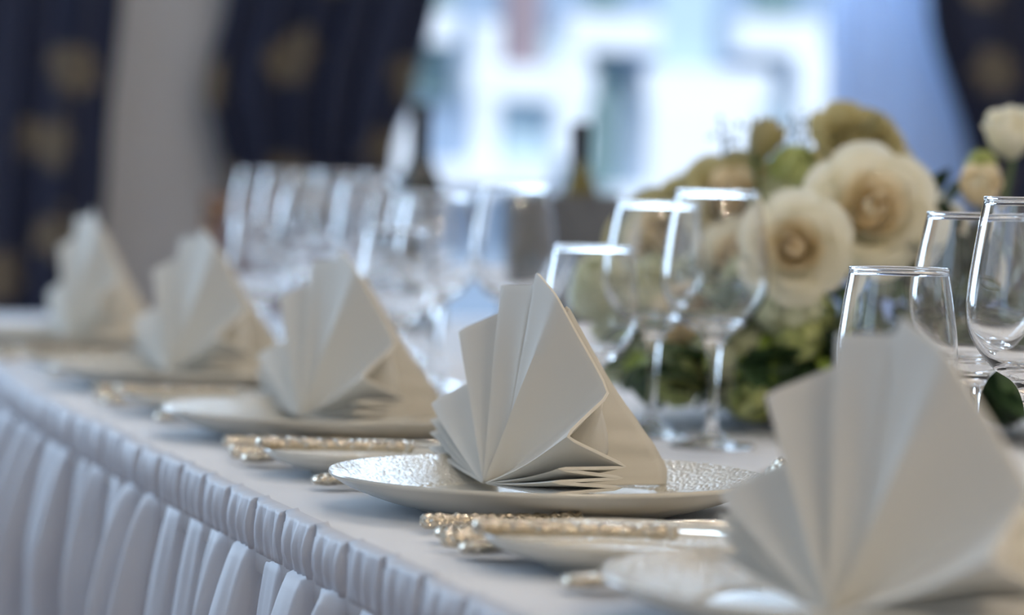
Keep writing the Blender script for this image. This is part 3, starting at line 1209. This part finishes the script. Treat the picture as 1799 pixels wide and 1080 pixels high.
cluster(1235, 500, 2.80, 60, 200, .010, M_flo, 'pale florets in the heart of the arrangement')
cluster(1160, 500, 2.84, 55, 160, .010, M_flo, 'pale florets below the left rose')
cluster(1760, 690, 2.72, 55, 120, .010, M_leaf, 'dark green filler foliage at the right frame edge')
cluster(1640, 660, 2.76, 60, 120, .010, M_leaf, 'dark green filler foliage behind the sharp wine glass')
cluster(1505, 590, 2.74, 30, 50, .009, M_flo2, 'green florets in the dark foliage')


def leaf_mesh(L, W, bend, material):
    v, f = [], []
    n = 8
    for j in range(n + 1):
        t = j / n
        w_ = W * math.sin(PI * min(1, t * .92 + .04)) ** .8
        for i in (-1, -.5, 0, .5, 1):
            v.append((L * t, w_ * i, -bend * t * t * L + .18 * abs(i) * w_))
    for j in range(n):
        for i in range(4):
            a = j * 5 + i
            f.append((a, a + 1, a + 6, a + 5))
    me = bpy.data.meshes.new('leaf')
    me.from_pydata(v, [], f)
    me.materials.append(material)
    me.polygons.foreach_set('use_smooth', [True] * len(me.polygons))
    return me


LM = [leaf_mesh(.055, .017, .35, M_leaf), leaf_mesh(.070, .020, .5, M_leaf), leaf_mesh(.045, .018, .2, M_leaf)]
LL = [leaf_mesh(.026, .006, .4, M_leaf2), leaf_mesh(.032, .007, .6, M_leaf2)]
rg = random.Random(11)


def leaf(px, py, d, pool, dirv=None):
    c = raypt(px, py, d) - FC
    o = bpy.data.objects.new('leaf', rg.choice(pool))
    COL.objects.link(o)
    o.parent = fa
    dv = Vector(dirv) if dirv else (Vector((c.x, c.y, c.z - .10)).normalized() + Vector((rg.uniform(-.6, .6), rg.uniform(-.9, .1), rg.uniform(-.5, .5))))
    dv.z = max(dv.z, -.15)
    q = dv.to_track_quat('X', 'Z')
    o.rotation_euler = (q @ Quaternion((1, 0, 0), rg.uniform(-.9, .9))).to_euler()
    o.location = c
    o.location.z = max(o.location.z, .066)
    return o


for _ in range(100):
    px = rg.uniform(1230, 1840)
    py = rg.uniform(420 if px > 1440 else 480, 740)
    leaf(px, py, rg.uniform(2.70, 2.95), LM)
for _ in range(20):
    leaf(rg.uniform(1150, 1500), rg.uniform(590, 735), rg.uniform(2.66, 2.78), LM)
for _ in range(45):
    leaf(rg.uniform(1455, 1680), rg.uniform(450, 640), rg.uniform(2.68, 2.80), LM)
for _ in range(24):
    leaf(rg.uniform(1690, 1860), rg.uniform(600, 750), rg.uniform(2.58, 2.75), LM)
for a in [(1632, 370), (1650, 380), (1470, 470), (1600, 460), (1640, 420)]:
    leaf(a[0], a[1], 2.76, LM, (rg.uniform(-.3, .3), -.5, .8))
for _ in range(14):
    leaf(rg.uniform(1130, 1440), rg.uniform(560, 720), rg.uniform(2.65, 2.70), LL)
for i in range(90):   # collar of upright leaves round the foot of the arrangement
    px = rg.uniform(1150, 1440) if i % 3 == 0 else rg.uniform(1440, 1880)
    d_ = rg.uniform(2.62, 2.80)
    o = leaf(px, 700, d_, LM, (rg.uniform(-.8, .8), -.35, rg.uniform(.35, 1.0)))
    o.location.z = rg.uniform(.006, .05)
# sprigs standing above the roses
for k, (px, py) in enumerate([(1272, 215), (1285, 240), (1395, 205), (1410, 225), (1430, 190), (1380, 240), (1445, 230), (1345, 215)]):
    top = raypt(px, py, 2.82) - FC
    foot_ = Vector((top.x * .85, top.y, .12))
    P = [foot_.lerp(top, t) + Vector((.004 * math.sin(t * 5 + k), 0, 0)) for t in [i / 6 for i in range(7)]]
    sp_ = bar('sprig', P, .0007, M_sprig, fa, 5)
    v, f = [], []
    for i in range(26):
        c = P[-1].lerp(P[3], rg.random() ** 1.3) + Vector((rg.gauss(0, .008), rg.gauss(0, .008), rg.gauss(0, .004)))
        b = len(v)
        s = rg.uniform(.0014, .0028)
        v += [c + Vector(a) * s for a in ((1, 0, 0), (-1, 0, 0), (0, 1, 0), (0, -1, 0), (0, 0, 1.3), (0, 0, -1.3))]
        f += [(b + a_, b + b_, b + c_) for a_, b_, c_ in ((0, 2, 4), (2, 1, 4), (1, 3, 4), (3, 0, 4), (2, 0, 5), (1, 2, 5), (3, 1, 5), (0, 3, 5))]
    o = obj('sprig_buds', v, f, M_sprig, sp_)
# stems of the two buds at the upper right, and of the leaning bud
for (a, b, d0) in (((1780, 280), (1700, 560), 2.72), ((1722, 370), (1690, 560), 2.70), ((1325, 285), (1330, 480), 2.80)):
    p0, p1 = raypt(*a, d0) - FC, raypt(*b, 2.75) - FC
    bar('rose_stem', [p0, (p0 + p1) / 2 + Vector((.006, 0, 0)), p1], .0022, M_stem, fa, 8)
# low dish with foam that the stems stand in
lathe('flower_dish', [(0, 0), (.075, 0), (.085, .004), (.098, .028), (.095, .030), (.080, .010), (0, .010)], M_slate, fa, 48)
lathe('foam_block', [(0, .010), (.07, .010), (.072, .075), (.05, .095), (0, .10)], M_stem, fa, 24)
